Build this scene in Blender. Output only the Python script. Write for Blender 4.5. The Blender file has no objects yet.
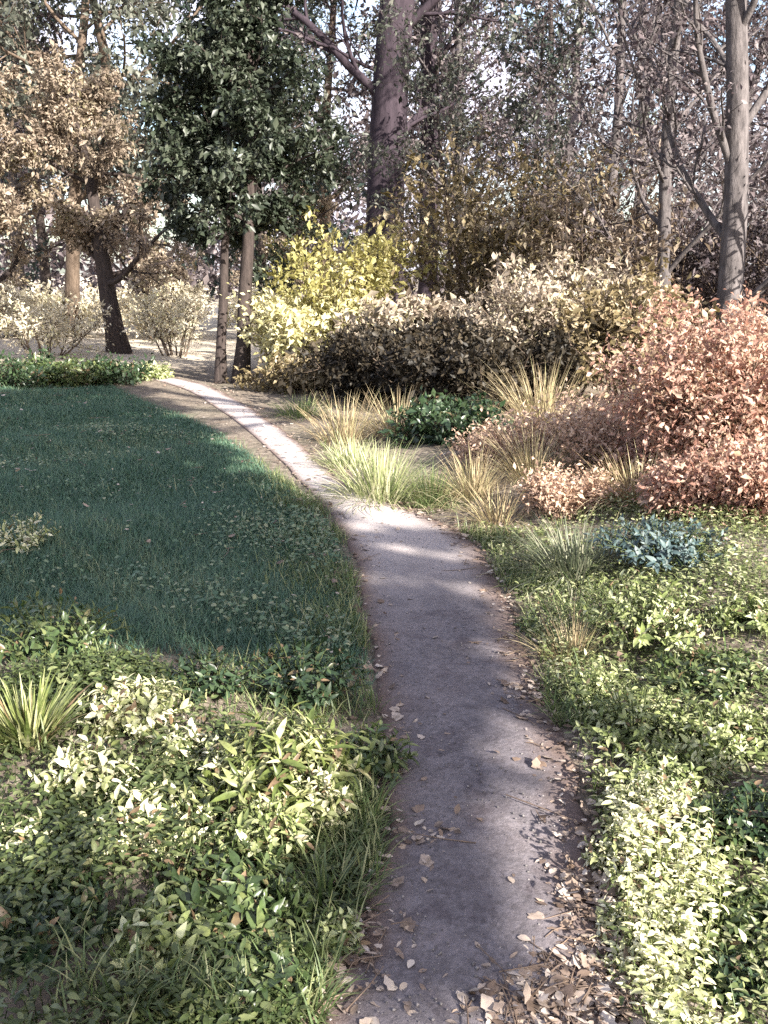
import bpy, math, random
import numpy as np
from mathutils import Vector

scene = bpy.context.scene
col = scene.collection
R = math.radians
SUN_AZ, SUN_EL = R(140), R(28)
rad = R

# ----------------------------------------------------------------- camera
F, CH, PITCH = 1000.0, 1.6, R(13.6)
cam = bpy.data.cameras.new('camera')
cam_o = bpy.data.objects.new('camera', cam)
col.objects.link(cam_o)
cam_o.location = (0, 0, CH)
cam_o.rotation_euler = (R(90) - PITCH, 0, 0)
cam.sensor_fit = 'VERTICAL'
cam.sensor_height = 24.0
cam.lens = 24.0 * F / 1024.0
cam.clip_start = 0.05
cam.clip_end = 2000
scene.camera = cam_o
CP, SP = math.cos(PITCH), math.sin(PITCH)

def ray(x, y):
    a, b = (x - 384) / F, (512 - y) / F
    return np.array([a, CP + b * SP, -SP + b * CP])

def ground_at(x, y, z=0.0):
    d = ray(x, y)
    t = (z - CH) / d[2]
    return np.array([d[0] * t, d[1] * t, z])

def at_depth(x, y, Y):
    d = ray(x, y)
    t = Y / d[1]
    return np.array([d[0] * t, Y, CH + d[2] * t])

# ----------------------------------------------------------------- path outline measured in the place
PL = [(300, 1100), (318, 1020), (345, 960), (368, 900), (378, 830), (380, 760), (374, 700), (364, 640), (355, 590), (347, 550), (332, 520), (312, 496), (288, 470), (258, 440), (222, 412), (180, 388), (120, 374), (30, 364)]
PR = [(640, 1100), (612, 1020), (606, 960), (600, 900), (590, 830), (574, 760), (548, 700), (524, 640), (506, 590), (480, 548), (440, 522), (388, 503), (338, 480), (306, 450), (274, 424), (240, 402), (190, 381), (70, 367)]
pl = np.array([ground_at(*p)[:2] for p in PL])
pr = np.array([ground_at(*p)[:2] for p in PR])
pl = np.vstack([pl[0] + (pl[0] - pl[1]) * 12, pl])
pr = np.vstack([pr[0] + (pr[0] - pr[1]) * 12, pr])

def resample(p, n):
    # Catmull style smooth resample by index
    m = len(p)
    t = np.linspace(0, m - 1, n)
    i = np.clip(t.astype(int), 0, m - 2)
    f = (t - i)[:, None]
    p0 = p[np.clip(i - 1, 0, m - 1)]; p1 = p[i]; p2 = p[i + 1]; p3 = p[np.clip(i + 2, 0, m - 1)]
    return 0.5 * ((2 * p1) + (-p0 + p2) * f + (2 * p0 - 5 * p1 + 4 * p2 - p3) * f ** 2 + (-p0 + 3 * p1 - 3 * p2 + p3) * f ** 3)

NP_ = 240
pl_s, pr_s = resample(pl, NP_), resample(pr, NP_)
pc_s = (pl_s + pr_s) / 2
pw_s = np.linalg.norm(pl_s - pr_s, axis=1) / 2

def path_dist(xy):
    """signed distance outside the path edge, and side (+1 right)"""
    xy = np.atleast_2d(xy)
    out = np.empty(len(xy)); side = np.empty(len(xy))
    for s in range(0, len(xy), 20000):
        q = xy[s:s + 20000]
        d = ((q[:, None, :] - pc_s[None, :, :]) ** 2).sum(2)
        k = d.argmin(1)
        out[s:s + 20000] = np.sqrt(d[np.arange(len(q)), k]) - pw_s[k]
        v = pr_s[k] - pl_s[k]
        side[s:s + 20000] = np.sign(((q - pc_s[k]) * v).sum(1))
    return out, side

def sstep(a, b, x):
    t = np.clip((x - a) / (b - a), 0, 1)
    return t * t * (3 - 2 * t)

def gz(xy):
    xy = np.atleast_2d(np.asarray(xy, float))[:, :2]
    d, s = path_dist(xy)
    x, y = xy[:, 0], xy[:, 1]
    near = sstep(9, 5, y)
    amp = np.where(s > 0, 0.05 + 0.16 * near, 0.04 + 0.05 * sstep(4.5, 3.4, y))
    n = 0.03 * np.sin(x * 1.7 + y * .9) + 0.025 * np.sin(x * 3.1 - y * 2.3 + 1)
    return sstep(0.05, 1.1, d) * (amp + n)

def gz1(x, y):
    return float(gz([[x, y]])[0])

# ----------------------------------------------------------------- object helpers
def link(o, parent=None):
    col.objects.link(o)
    if parent is not None:
        o.parent = parent
    return o

def tag(o, label, cat, group=None, kind=None):
    if label: o['label'] = label
    if cat: o['category'] = cat
    if group: o['group'] = group
    if kind: o['kind'] = kind
    return o

def thing(name, label, cat, loc, group=None, rz=0.0):
    o = bpy.data.objects.new(name, None)
    o.empty_display_size = .1
    o.location = loc
    o.rotation_euler = (0, 0, rz)
    link(o)
    return tag(o, label, cat, group)

class MB:
    """collects vertices and faces, one mesh out"""
    def __init__(s):
        s.v = []; s.loops = []; s.sizes = []; s.tint = []; s.n = 0
    def add(s, v, faces, tint=None):
        v = np.asarray(v, np.float32).reshape(-1, 3)
        faces = np.asarray(faces, np.int32)
        s.v.append(v); s.loops.append((faces + s.n).ravel())
        s.sizes.append(np.full(len(faces), faces.shape[1], np.int32))
        s.tint.append(np.full(len(faces), .5, np.float32) if tint is None else np.asarray(tint, np.float32))
        s.n += len(v)
    def mesh(s, name, mat, smooth=True):
        me = bpy.data.meshes.new(name)
        v = np.concatenate(s.v); l = np.concatenate(s.loops); z = np.concatenate(s.sizes); t = np.concatenate(s.tint)
        me.vertices.add(len(v)); me.vertices.foreach_set('co', v.ravel())
        me.loops.add(len(l)); me.loops.foreach_set('vertex_index', l)
        me.polygons.add(len(z))
        me.polygons.foreach_set('loop_start', np.concatenate([[0], np.cumsum(z)[:-1]]).astype(np.int32))
        me.polygons.foreach_set('loop_total', z)
        me.polygons.foreach_set('use_smooth', np.full(len(z), smooth))
        a = me.attributes.new('tint', 'FLOAT', 'FACE')
        a.data.foreach_set('value', t)
        me.update()
        me.materials.append(mat)
        return me
    def build(s, name, mat, parent=None, smooth=True):
        return link(bpy.data.objects.new(name, s.mesh(name, mat, smooth)), parent)

def tube(mb, pts, radii, sides=5, tint=.5):
    pts = np.asarray(pts, float); n = len(pts)
    t = np.gradient(pts, axis=0)
    t /= np.linalg.norm(t, axis=1)[:, None] + 1e-9
    ref = np.array([1., 0, 0]) if abs(t[0][0]) < .8 else np.array([0, 1., 0])
    u = np.cross(t, ref); u /= np.linalg.norm(u, axis=1)[:, None] + 1e-9
    w = np.cross(t, u)
    a = np.arange(sides) / sides * 2 * math.pi
    ring = np.cos(a)[None, :, None] * u[:, None, :] + np.sin(a)[None, :, None] * w[:, None, :]
    v = pts[:, None, :] + ring * np.asarray(radii)[:, None, None]
    i = np.arange(n - 1)[:, None] * sides; j = np.arange(sides)[None, :]; k = (j + 1) % sides
    f = np.stack([i + j, i + k, i + sides + k, i + sides + j], 2).reshape(-1, 4)
    mb.add(v.reshape(-1, 3), f, np.full(len(f), tint))

# leaf templates: unit length along +Y, width along X, normal +Z
def leaf_tpl(w=.45, fold=.12, droop=.15, rows=(0, .3, .65, 1.0), wid=(.12, 1, .8, .0)):
    vs = []
    for r, k in zip(rows, wid):
        z = -droop * r * r
        vs += [(-w / 2 * k, r, z + fold * k), (0, r, z), (w / 2 * k, r, z + fold * k)]
    fs = []
    for i in range(len(rows) - 1):
        a = i * 3
        fs += [(a, a + 1, a + 4, a + 3), (a + 1, a + 2, a + 5, a + 4)]
    return np.array(vs), np.array(fs)

TPL_FINE = leaf_tpl(.42, .07, .22, (0, .18, .45, .75, 1.0), (.1, .75, 1, .62, .03))
TPL_LONG = leaf_tpl(.24, .05, .3, (0, .2, .5, .8, 1.0), (.15, .8, 1, .6, .03))
TPL_ROUND = leaf_tpl(.8, .1, .15, (0, .15, .45, .8, 1.0), (.15, .8, 1, .75, .12))
TPL_SMALL = (np.array([(0, 0, 0), (.26, .45, .08), (0, 1, -.08), (-.26, .45, .08)]), np.array([(0, 1, 2, 3)]))
TPL_TWO = (np.array([(0, 0, 0), (.24, .45, .1), (0, 1, -.1), (-.24, .45, .1), (0, .5, -.0)]), np.array([(0, 1, 4), (1, 2, 4), (2, 3, 4), (3, 0, 4)]))
TPL_NEEDLE = (np.array([(-.09, 0, 0), (.09, 0, 0), (.05, 1, -.06), (-.05, 1, -.06)]), np.array([(0, 1, 2, 3)]))

def put_leaves(mb, tpl, pos, tipdir, up, scale, rng, tint=None):
    """instances of a leaf template: tipdir = leaf length direction, up = rough normal"""
    v, f = tpl
    y = tipdir / (np.linalg.norm(tipdir, axis=1)[:, None] + 1e-9)
    x = np.cross(y, up); x /= np.linalg.norm(x, axis=1)[:, None] + 1e-9
    z = np.cross(x, y)
    M = np.stack([x, y, z], 2)                       # columns
    n = len(pos)
    P = np.einsum('nij,kj->nki', M, v) * np.asarray(scale).reshape(-1, 1, 1) + pos[:, None, :]
    FF = (f[None] + (np.arange(n) * len(v))[:, None, None]).reshape(-1, f.shape[1])
    t = rng.random(n) if tint is None else tint
    mb.add(P.reshape(-1, 3), FF, np.repeat(t, len(f)))

def unit(rng, n):
    a = rng.normal(size=(n, 3))
    return a / np.linalg.norm(a, axis=1)[:, None]

# ----------------------------------------------------------------- materials
def new_mat(name):
    m = bpy.data.materials.new(name); m.use_nodes = True
    nt = m.node_tree; nt.nodes.clear()
    return m, nt, nt.nodes, nt.links

def ramp(N, stops):
    r = N.new('ShaderNodeValToRGB')
    e = r.color_ramp.elements
    while len(e) < len(stops): e.new(.5)
    for el, (p, c) in zip(e, stops):
        el.position = p; el.color = (*c, 1)
    return r

def leaf_mat(name, cols, transl=.35, rough=.45, spec=.35, dead=None, blotch=0):
    m, nt, N, L = new_mat(name)
    at = N.new('ShaderNodeAttribute'); at.attribute_name = 'tint'
    n = len(cols)
    st = [(i / (n - 1) * (.93 if dead else 1), c) for i, c in enumerate(cols)]
    if dead: st += [(.955, dead), (1, tuple(v * 1.6 for v in dead))]
    rp = ramp(N, st)
    L.new(at.outputs['Fac'], rp.inputs[0])
    b = N.new('ShaderNodeBsdfPrincipled')
    b.inputs['Roughness'].default_value = rough
    b.inputs['Specular IOR Level'].default_value = spec
    t = N.new('ShaderNodeBsdfTranslucent')
    hs = N.new('ShaderNodeHueSaturation'); hs.inputs['Saturation'].default_value = 1.15; hs.inputs['Value'].default_value = 1.25
    c = rp.outputs[0]
    if blotch:
        tc = N.new('ShaderNodeTexCoord'); no = N.new('ShaderNodeTexNoise'); no.inputs['Scale'].default_value = blotch; no.inputs['Detail'].default_value = 3
        L.new(tc.outputs['Object'], no.inputs['Vector'])
        rb = ramp(N, [(.32, (.62, .6, .55)), (.5, (1, 1, 1)), (.68, (1.3, 1.28, 1.15))]); L.new(no.outputs['Fac'], rb.inputs[0])
        mb_ = N.new('ShaderNodeMix'); mb_.data_type = 'RGBA'; mb_.blend_type = 'MULTIPLY'; mb_.inputs[0].default_value = 1
        L.new(c, mb_.inputs[6]); L.new(rb.outputs[0], mb_.inputs[7]); c = mb_.outputs[2]
        bp = N.new('ShaderNodeBump'); bp.inputs['Strength'].default_value = .25; bp.inputs['Distance'].default_value = .004
        L.new(no.outputs['Fac'], bp.inputs['Height']); L.new(bp.outputs[0], b.inputs['Normal'])
    L.new(c, hs.inputs['Color'])
    L.new(c, b.inputs['Base Color']); L.new(hs.outputs[0], t.inputs['Color'])
    mx = N.new('ShaderNodeMixShader'); mx.inputs[0].default_value = transl
    L.new(b.outputs[0], mx.inputs[1]); L.new(t.outputs[0], mx.inputs[2])
    o = N.new('ShaderNodeOutputMaterial'); L.new(mx.outputs[0], o.inputs['Surface'])
    return m

def bark_mat(name, c1, c2, scale=6.0, stretch=.25):
    m, nt, N, L = new_mat(name)
    tc = N.new('ShaderNodeTexCoord'); mp = N.new('ShaderNodeMapping')
    mp.inputs['Scale'].default_value = (scale, scale, scale * stretch)
    L.new(tc.outputs['Object'], mp.inputs['Vector'])
    no = N.new('ShaderNodeTexNoise'); no.inputs['Scale'].default_value = 3; no.inputs['Detail'].default_value = 6; no.inputs['Roughness'].default_value = .7
    L.new(mp.outputs[0], no.inputs['Vector'])
    rp = ramp(N, [(.3, c1), (.68, c2)]); L.new(no.outputs['Fac'], rp.inputs[0])
    b = N.new('ShaderNodeBsdfPrincipled'); b.inputs['Roughness'].default_value = .9; b.inputs['Specular IOR Level'].default_value = .2
    L.new(rp.outputs[0], b.inputs['Base Color'])
    bp = N.new('ShaderNodeBump'); bp.inputs['Strength'].default_value = .8; bp.inputs['Distance'].default_value = .03
    L.new(no.outputs['Fac'], bp.inputs['Height']); L.new(bp.outputs[0], b.inputs['Normal'])
    o = N.new('ShaderNodeOutputMaterial'); L.new(b.outputs[0], o.inputs['Surface'])
    return m

M = {}
M['lawn_grass'] = leaf_mat('lawn_grass', [(.048, .095, .068), (.07, .135, .092), (.10, .16, .10), (.18, .21, .12)], .3, .5)
M['rough_grass'] = leaf_mat('rough_grass', [(.05, .08, .03), (.09, .13, .05), (.16, .19, .08), (.30, .30, .16)], .3)
M['dry_grass'] = leaf_mat('dry_grass', [(.20, .15, .09), (.32, .25, .15), (.45, .38, .24), (.30, .29, .14)], .25, .6)
M['pale_grass'] = leaf_mat('pale_grass', [(.14, .18, .07), (.26, .30, .13), (.42, .42, .24), (.5, .47, .33)], .3, .5)
M['olive_grass'] = leaf_mat('olive_grass', [(.07, .085, .05), (.12, .14, .085), (.20, .21, .14), (.30, .29, .21)], .25, .5)
M['weed_leaf'] = leaf_mat('weed_leaf', [(.06, .115, .07), (.105, .17, .10), (.18, .23, .14), (.28, .29, .18)], .3)
M['evergreen'] = leaf_mat('evergreen', [(.012, .017, .011), (.022, .030, .019), (.04, .05, .032), (.09, .10, .075)], .15, .45)
M['conifer'] = leaf_mat('conifer', [(.015, .026, .02), (.028, .044, .036), (.05, .07, .055)], .15, .5)
M['grey_green'] = leaf_mat('grey_green', [(.015, .018, .015), (.045, .05, .038), (.10, .108, .085), (.2, .2, .17)], .3)
M['tan_leaf'] = leaf_mat('tan_leaf', [(.07, .05, .038), (.20, .155, .115), (.34, .28, .22), (.16, .14, .07)], .3, .6)
M['mauve_leaf'] = leaf_mat('mauve_leaf', [(.014, .010, .012), (.045, .034, .038), (.12, .095, .10), (.30, .26, .26)], .3, .6)
M['lemon_leaf'] = leaf_mat('lemon_leaf', [(.30, .28, .12), (.48, .45, .24), (.62, .58, .40)], .35)
M['olive_leaf'] = leaf_mat('olive_leaf', [(.05, .038, .018), (.12, .095, .045), (.24, .19, .11), (.42, .35, .24)], .3, .5)
M['yellow_leaf'] = leaf_mat('yellow_leaf', [(.18, .17, .06), (.36, .33, .13), (.55, .50, .28)], .4)
M['straw_leaf'] = leaf_mat('straw_leaf', [(.13, .10, .075), (.26, .21, .165), (.42, .36, .29), (.34, .31, .18)], .3, .6)
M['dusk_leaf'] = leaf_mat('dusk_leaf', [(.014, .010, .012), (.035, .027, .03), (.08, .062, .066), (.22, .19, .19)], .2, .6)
M['sunlit_hay_leaf'] = leaf_mat('sunlit_hay_leaf', [(.30, .26, .18), (.50, .45, .34), (.66, .61, .50), (.52, .50, .28)], .35, .6)  # very pale leaves: sunlight of the clearing put into their colour
M['copper_leaf'] = leaf_mat('copper_leaf', [(.12, .06, .045), (.29, .16, .125), (.42, .255, .205), (.52, .38, .31), (.24, .17, .11)], .35, .55, blotch=30)
M['rust_leaf'] = leaf_mat('rust_leaf', [(.18, .115, .085), (.45, .31, .235), (.58, .45, .35)], .3, .6, blotch=30)
M['hollow_shade_leaf'] = leaf_mat('hollow_shade_leaf', [(.006, .005, .003), (.014, .011, .007), (.03, .023, .014), (.06, .046, .028)], .15, .6)  # near-black leaves: shadow of the hollow put into their colour
M['pale_leaf'] = leaf_mat('pale_leaf', [(.09, .12, .04), (.19, .23, .085), (.33, .36, .18), (.5, .52, .34)], .3, .4, dead=(.13, .09, .055), blotch=45)
M['cream_leaf'] = leaf_mat('cream_leaf', [(.17, .20, .08), (.38, .40, .20), (.62, .60, .40), (.68, .66, .50)], .3, .4, dead=(.13, .09, .055), blotch=45)
M['mid_leaf'] = leaf_mat('mid_leaf', [(.03, .048, .018), (.05, .08, .03), (.085, .115, .045), (.16, .185, .08)], .3, .35, .5, dead=(.13, .09, .055), blotch=45)
M['deep_leaf'] = leaf_mat('deep_leaf', [(.018, .034, .016), (.03, .055, .026), (.055, .082, .04)], .25, .35, .5, dead=(.13, .09, .055), blotch=45)
M['blue_leaf'] = leaf_mat('blue_leaf', [(.03, .055, .055), (.055, .09, .092), (.09, .13, .13), (.16, .19, .18)], .2, .5)
M['strap_leaf'] = leaf_mat('strap_leaf', [(.05, .07, .02), (.11, .14, .04), (.24, .26, .11), (.46, .45, .26)], .3, .4, .4, dead=(.13, .09, .055), blotch=45)
M['ivy_leaf'] = leaf_mat('ivy_leaf', [(.025, .038, .014), (.05, .07, .025), (.08, .105, .04), (.17, .19, .09)], .3, .4, .4, dead=(.13, .09, .055), blotch=45)
M['bank_leaf'] = leaf_mat('bank_leaf', [(.05, .07, .025), (.12, .15, .055), (.26, .28, .14), (.46, .46, .30)], .3, .4, .4, dead=(.13, .09, .055), blotch=45)
M['litter'] = leaf_mat('litter', [(.10, .068, .052), (.21, .155, .125), (.33, .265, .225), (.46, .40, .36)], .15, .65, blotch=30)
M['bark_dark'] = bark_mat('bark_dark', (.018, .014, .013), (.06, .046, .042))
M['bark_mauve'] = bark_mat('bark_mauve', (.014, .010, .014), (.045, .033, .042), 3, .2)
M['bark_grey'] = bark_mat('bark_grey', (.03, .026, .027), (.13, .115, .115), 5, .3)
M['bark_brown'] = bark_mat('bark_brown', (.05, .035, .025), (.14, .105, .08))
M['stem_green'] = bark_mat('stem_green', (.05, .07, .025), (.10, .12, .05), 20)

# ground: brown litter floor with a lawn patch (attribute marks where the turf grows)
def ground_mat():
    m, nt, N, L = new_mat('woodland_floor')
    tc = N.new('ShaderNodeTexCoord')
    n1 = N.new('ShaderNodeTexNoise'); n1.inputs['Scale'].default_value = 9; n1.inputs['Detail'].default_value = 8; n1.inputs['Roughness'].default_value = .75
    n2 = N.new('ShaderNodeTexNoise'); n2.inputs['Scale'].default_value = .7; n2.inputs['Detail'].default_value = 4
    vo = N.new('ShaderNodeTexVoronoi'); vo.inputs['Scale'].default_value = 28
    for n in (n1, n2, vo): L.new(tc.outputs['Object'], n.inputs['Vector'])
    r1 = ramp(N, [(.25, (.045, .036, .03)), (.5, (.12, .10, .082)), (.75, (.25, .21, .175))]); L.new(n1.outputs['Fac'], r1.inputs[0])
    r2 = ramp(N, [(0, (.06, .048, .038)), (.6, (.21, .17, .135)), (1, (.32, .275, .22))]); L.new(vo.outputs['Color'], r2.inputs[0])
    mx = N.new('ShaderNodeMix'); mx.data_type = 'RGBA'; mx.inputs[0].default_value = .5
    L.new(r1.outputs[0], mx.inputs[6]); L.new(r2.outputs[0], mx.inputs[7])
    rg = ramp(N, [(.3, (.03, .055, .028)), (.7, (.075, .11, .05))]); L.new(n1.outputs['Fac'], rg.inputs[0])
    at = N.new('ShaderNodeAttribute'); at.attribute_name = 'turf'
    ma = N.new('ShaderNodeMath'); ma.operation = 'MULTIPLY_ADD'; ma.use_clamp = True
    sub = N.new('ShaderNodeMath'); sub.operation = 'SUBTRACT'; sub.inputs[1].default_value = .5
    L.new(n2.outputs['Fac'], sub.inputs[0]); L.new(sub.outputs[0], ma.inputs[0]); ma.inputs[1].default_value = .8; L.new(at.outputs['Fac'], ma.inputs[2])
    rs = ramp(N, [(.3, (.40, .34, .26)), (.7, (.60, .53, .43))]); L.new(n1.outputs['Fac'], rs.inputs[0])  # brightness of the sunlit clearing put into the far ground colour
    as_ = N.new('ShaderNodeAttribute'); as_.attribute_name = 'straw'
    m3 = N.new('ShaderNodeMix'); m3.data_type = 'RGBA'
    L.new(as_.outputs['Fac'], m3.inputs[0]); L.new(mx.outputs[2], m3.inputs[6]); L.new(rs.outputs[0], m3.inputs[7])
    m2 = N.new('ShaderNodeMix'); m2.data_type = 'RGBA'
    L.new(ma.outputs[0], m2.inputs[0]); L.new(m3.outputs[2], m2.inputs[6]); L.new(rg.outputs[0], m2.inputs[7])
    b = N.new('ShaderNodeBsdfPrincipled'); b.inputs['Roughness'].default_value = .95; b.inputs['Specular IOR Level'].default_value = .15
    L.new(m2.outputs[2], b.inputs['Base Color'])
    bp = N.new('ShaderNodeBump'); bp.inputs['Strength'].default_value = .7; bp.inputs['Distance'].default_value = .03
    L.new(n1.outputs['Fac'], bp.inputs['Height']); L.new(bp.outputs[0], b.inputs['Normal'])
    o = N.new('ShaderNodeOutputMaterial'); L.new(b.outputs[0], o.inputs['Surface'])
    return m

def path_mat():
    m, nt, N, L = new_mat('worn_path')
    tc = N.new('ShaderNodeTexCoord')
    n1 = N.new('ShaderNodeTexNoise'); n1.inputs['Scale'].default_value = 2.2; n1.inputs['Detail'].default_value = 5
    n2 = N.new('ShaderNodeTexNoise'); n2.inputs['Scale'].default_value = 90; n2.inputs['Detail'].default_value = 4; n2.inputs['Roughness'].default_value = .8
    vo = N.new('ShaderNodeTexVoronoi'); vo.inputs['Scale'].default_value = 70
    for n in (n1, n2, vo): L.new(tc.outputs['Object'], n.inputs['Vector'])
    r1 = ramp(N, [(.3, (.10, .089, .098)), (.7, (.155, .14, .152))]); L.new(n1.outputs['Fac'], r1.inputs[0])
    r2 = ramp(N, [(.25, (.72, .72, .72)), (.75, (1.22, 1.21, 1.2))]); L.new(n2.outputs['Fac'], r2.inputs[0])
    r3 = ramp(N, [(0, (.75, .74, .73)), (1, (1.25, 1.25, 1.25))]); L.new(vo.outputs['Color'], r3.inputs[0])
    def mul(a, b_):
        x = N.new('ShaderNodeMix'); x.data_type = 'RGBA'; x.blend_type = 'MULTIPLY'; x.inputs[0].default_value = 1
        L.new(a, x.inputs[6]); L.new(b_, x.inputs[7]); return x.outputs[2]
    n3 = N.new('ShaderNodeTexNoise'); n3.inputs['Scale'].default_value = 5.5; n3.inputs['Detail'].default_value = 7; n3.inputs['Roughness'].default_value = .65; n3.inputs['Distortion'].default_value = .6
    L.new(tc.outputs['Object'], n3.inputs['Vector'])
    r4 = ramp(N, [(.32, (.62, .58, .60)), (.5, (1, 1, 1)), (.7, (1.22, 1.18, 1.15))]); L.new(n3.outputs['Fac'], r4.inputs[0])
    c = mul(mul(mul(r1.outputs[0], r2.outputs[0]), r3.outputs[0]), r4.outputs[0])
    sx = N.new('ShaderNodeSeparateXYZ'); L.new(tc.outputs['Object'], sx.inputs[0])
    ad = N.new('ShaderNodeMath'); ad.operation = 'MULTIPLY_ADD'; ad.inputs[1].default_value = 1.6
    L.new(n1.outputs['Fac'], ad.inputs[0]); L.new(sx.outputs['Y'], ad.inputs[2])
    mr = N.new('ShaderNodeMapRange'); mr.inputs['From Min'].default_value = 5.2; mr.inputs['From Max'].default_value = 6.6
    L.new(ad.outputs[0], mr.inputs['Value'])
    dry = ramp(N, [(.3, (.24, .21, .205)), (.7, (.42, .375, .365))]); L.new(n2.outputs['Fac'], dry.inputs[0])  # paler far stretch: sunlight put into the path colour
    mlit = N.new('ShaderNodeMix'); mlit.data_type = 'RGBA'
    L.new(mr.outputs[0], mlit.inputs[0]); L.new(c, mlit.inputs[6]); L.new(dry.outputs[0], mlit.inputs[7]); c = mlit.outputs[2]
    # earthy margins: brown where the sheet nears its edge
    at = N.new('ShaderNodeAttribute'); at.attribute_name = 'edge'
    sub = N.new('ShaderNodeMath'); sub.operation = 'MULTIPLY_ADD'; sub.use_clamp = True; sub.inputs[1].default_value = .9
    s0 = N.new('ShaderNodeMath'); s0.operation = 'SUBTRACT'; s0.inputs[1].default_value = .5
    L.new(n1.outputs['Fac'], s0.inputs[0]); L.new(s0.outputs[0], sub.inputs[0]); L.new(at.outputs['Fac'], sub.inputs[2])
    br = ramp(N, [(.3, (.075, .05, .042)), (.7, (.17, .12, .10))]); L.new(n2.outputs['Fac'], br.inputs[0])
    mx = N.new('ShaderNodeMix'); mx.data_type = 'RGBA'; L.new(sub.outputs[0], mx.inputs[0]); L.new(c, mx.inputs[6]); L.new(br.outputs[0], mx.inputs[7])
    b = N.new('ShaderNodeBsdfPrincipled'); b.inputs['Roughness'].default_value = .85; b.inputs['Specular IOR Level'].default_value = .3
    L.new(mx.outputs[2], b.inputs['Base Color'])
    bp = N.new('ShaderNodeBump'); bp.inputs['Strength'].default_value = .6; bp.inputs['Distance'].default_value = .008
    L.new(n2.outputs['Fac'], bp.inputs['Height']); L.new(bp.outputs[0], b.inputs['Normal'])
    o = N.new('ShaderNodeOutputMaterial'); L.new(b.outputs[0], o.inputs['Surface'])
    return m

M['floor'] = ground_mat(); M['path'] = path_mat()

# ----------------------------------------------------------------- ground and path
def lawn_mask(xy):
    """1 where mown turf grows (left of the path)"""
    d, s = path_dist(xy)
    x, y = xy[:, 0], xy[:, 1]
    m = np.where(s < 0, sstep(-.02, .12, d), 0.) * sstep(3.3, 4.1, y + .25 * x + .15 * np.sin(x * 3)) * sstep(15.2, 14.2, y - .1 * x)
    return m

def build_ground():
    # graded grid: fine near the camera, coarse to the horizon
    a = np.sinh(np.linspace(-5.2, 5.2, 261)); a = a / a.max() * 420
    X, Y = np.meshgrid(a, a + 6)
    xy = np.stack([X.ravel(), Y.ravel()], 1)
    near = (np.abs(xy[:, 0]) < 40) & (np.abs(xy[:, 1]) < 50)
    z = np.full(len(xy), .06)
    z[near] = gz(xy[near])
    far = np.hypot(xy[:, 0], xy[:, 1] - 6)
    z = z * sstep(48, 30, far) 
    n = len(a)
    i, j = np.meshgrid(np.arange(n - 1), np.arange(n - 1))
    k = (j * n + i).ravel()
    mb = MB(); mb.add(np.column_stack([xy, z]), np.stack([k, k + 1, k + n + 1, k + n], 1))
    o = mb.build('ground', M['floor'])
    t = np.zeros(len(xy)); t[near] = lawn_mask(xy[near])
    st = sstep(16, 19, xy[:, 1] + .3 * np.sin(xy[:, 0])) * sstep(3.5, 0, xy[:, 0])  # mask of the far left ground that is painted as sunlit
    t2_ = o.data.attributes.new('straw', 'FLOAT', 'POINT'); t2_.data.foreach_set('value', st.astype(np.float32))
    t -= .5 * (st > .3)
    at = o.data.attributes.new('turf', 'FLOAT', 'POINT'); at.data.foreach_set('value', t.astype(np.float32))
    o['kind'] = 'structure'
build_ground()

def build_path():
    rng = np.random.default_rng(3)
    n, c = 900, 15
    L_, R_ = resample(pl_s, n), resample(pr_s, n)
    wob = lambda: np.convolve(rng.normal(size=n + 40), np.hanning(40) / 8, 'same')[20:-20]
    wl, wr = wob() * .025, wob() * .03
    v = R_ - L_; ln = np.linalg.norm(v, axis=1)[:, None]; u = v / ln
    L_ = L_ + u * wl[:, None]; R_ = R_ + u * wr[:, None]
    f = np.concatenate([[0, .02], np.linspace(.05, .95, c - 4), [.98, 1]])
    P = L_[:, None, :] * (1 - f)[None, :, None] + R_[:, None, :] * f[None, :, None]
    z = .006 + .012 * np.sin(math.pi * f)[None, :] + .004 * np.sin(P[..., 0] * 9 + P[..., 1] * 5)
    z = np.maximum(z, .006)
    z[:, 0] = z[:, -1] = -.02                                  # the edge runs under the soil
    z = z + gz(P.reshape(-1, 2)).reshape(n, c)
    v3 = np.concatenate([P, z[..., None]], 2)
    i, j = np.meshgrid(np.arange(n - 1), np.arange(c - 1), indexing='ij')
    k = (i * c + j).ravel()
    mb = MB(); mb.add(v3.reshape(-1, 3), np.stack([k, k + 1, k + c + 1, k + c], 1))
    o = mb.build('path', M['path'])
    e = np.tile(np.maximum(sstep(.20, .0, f), sstep(.72, .98, f)), n)
    at = o.data.attributes.new('edge', 'FLOAT', 'POINT'); at.data.foreach_set('value', e.astype(np.float32))
    o['kind'] = 'structure'
build_path()

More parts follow.
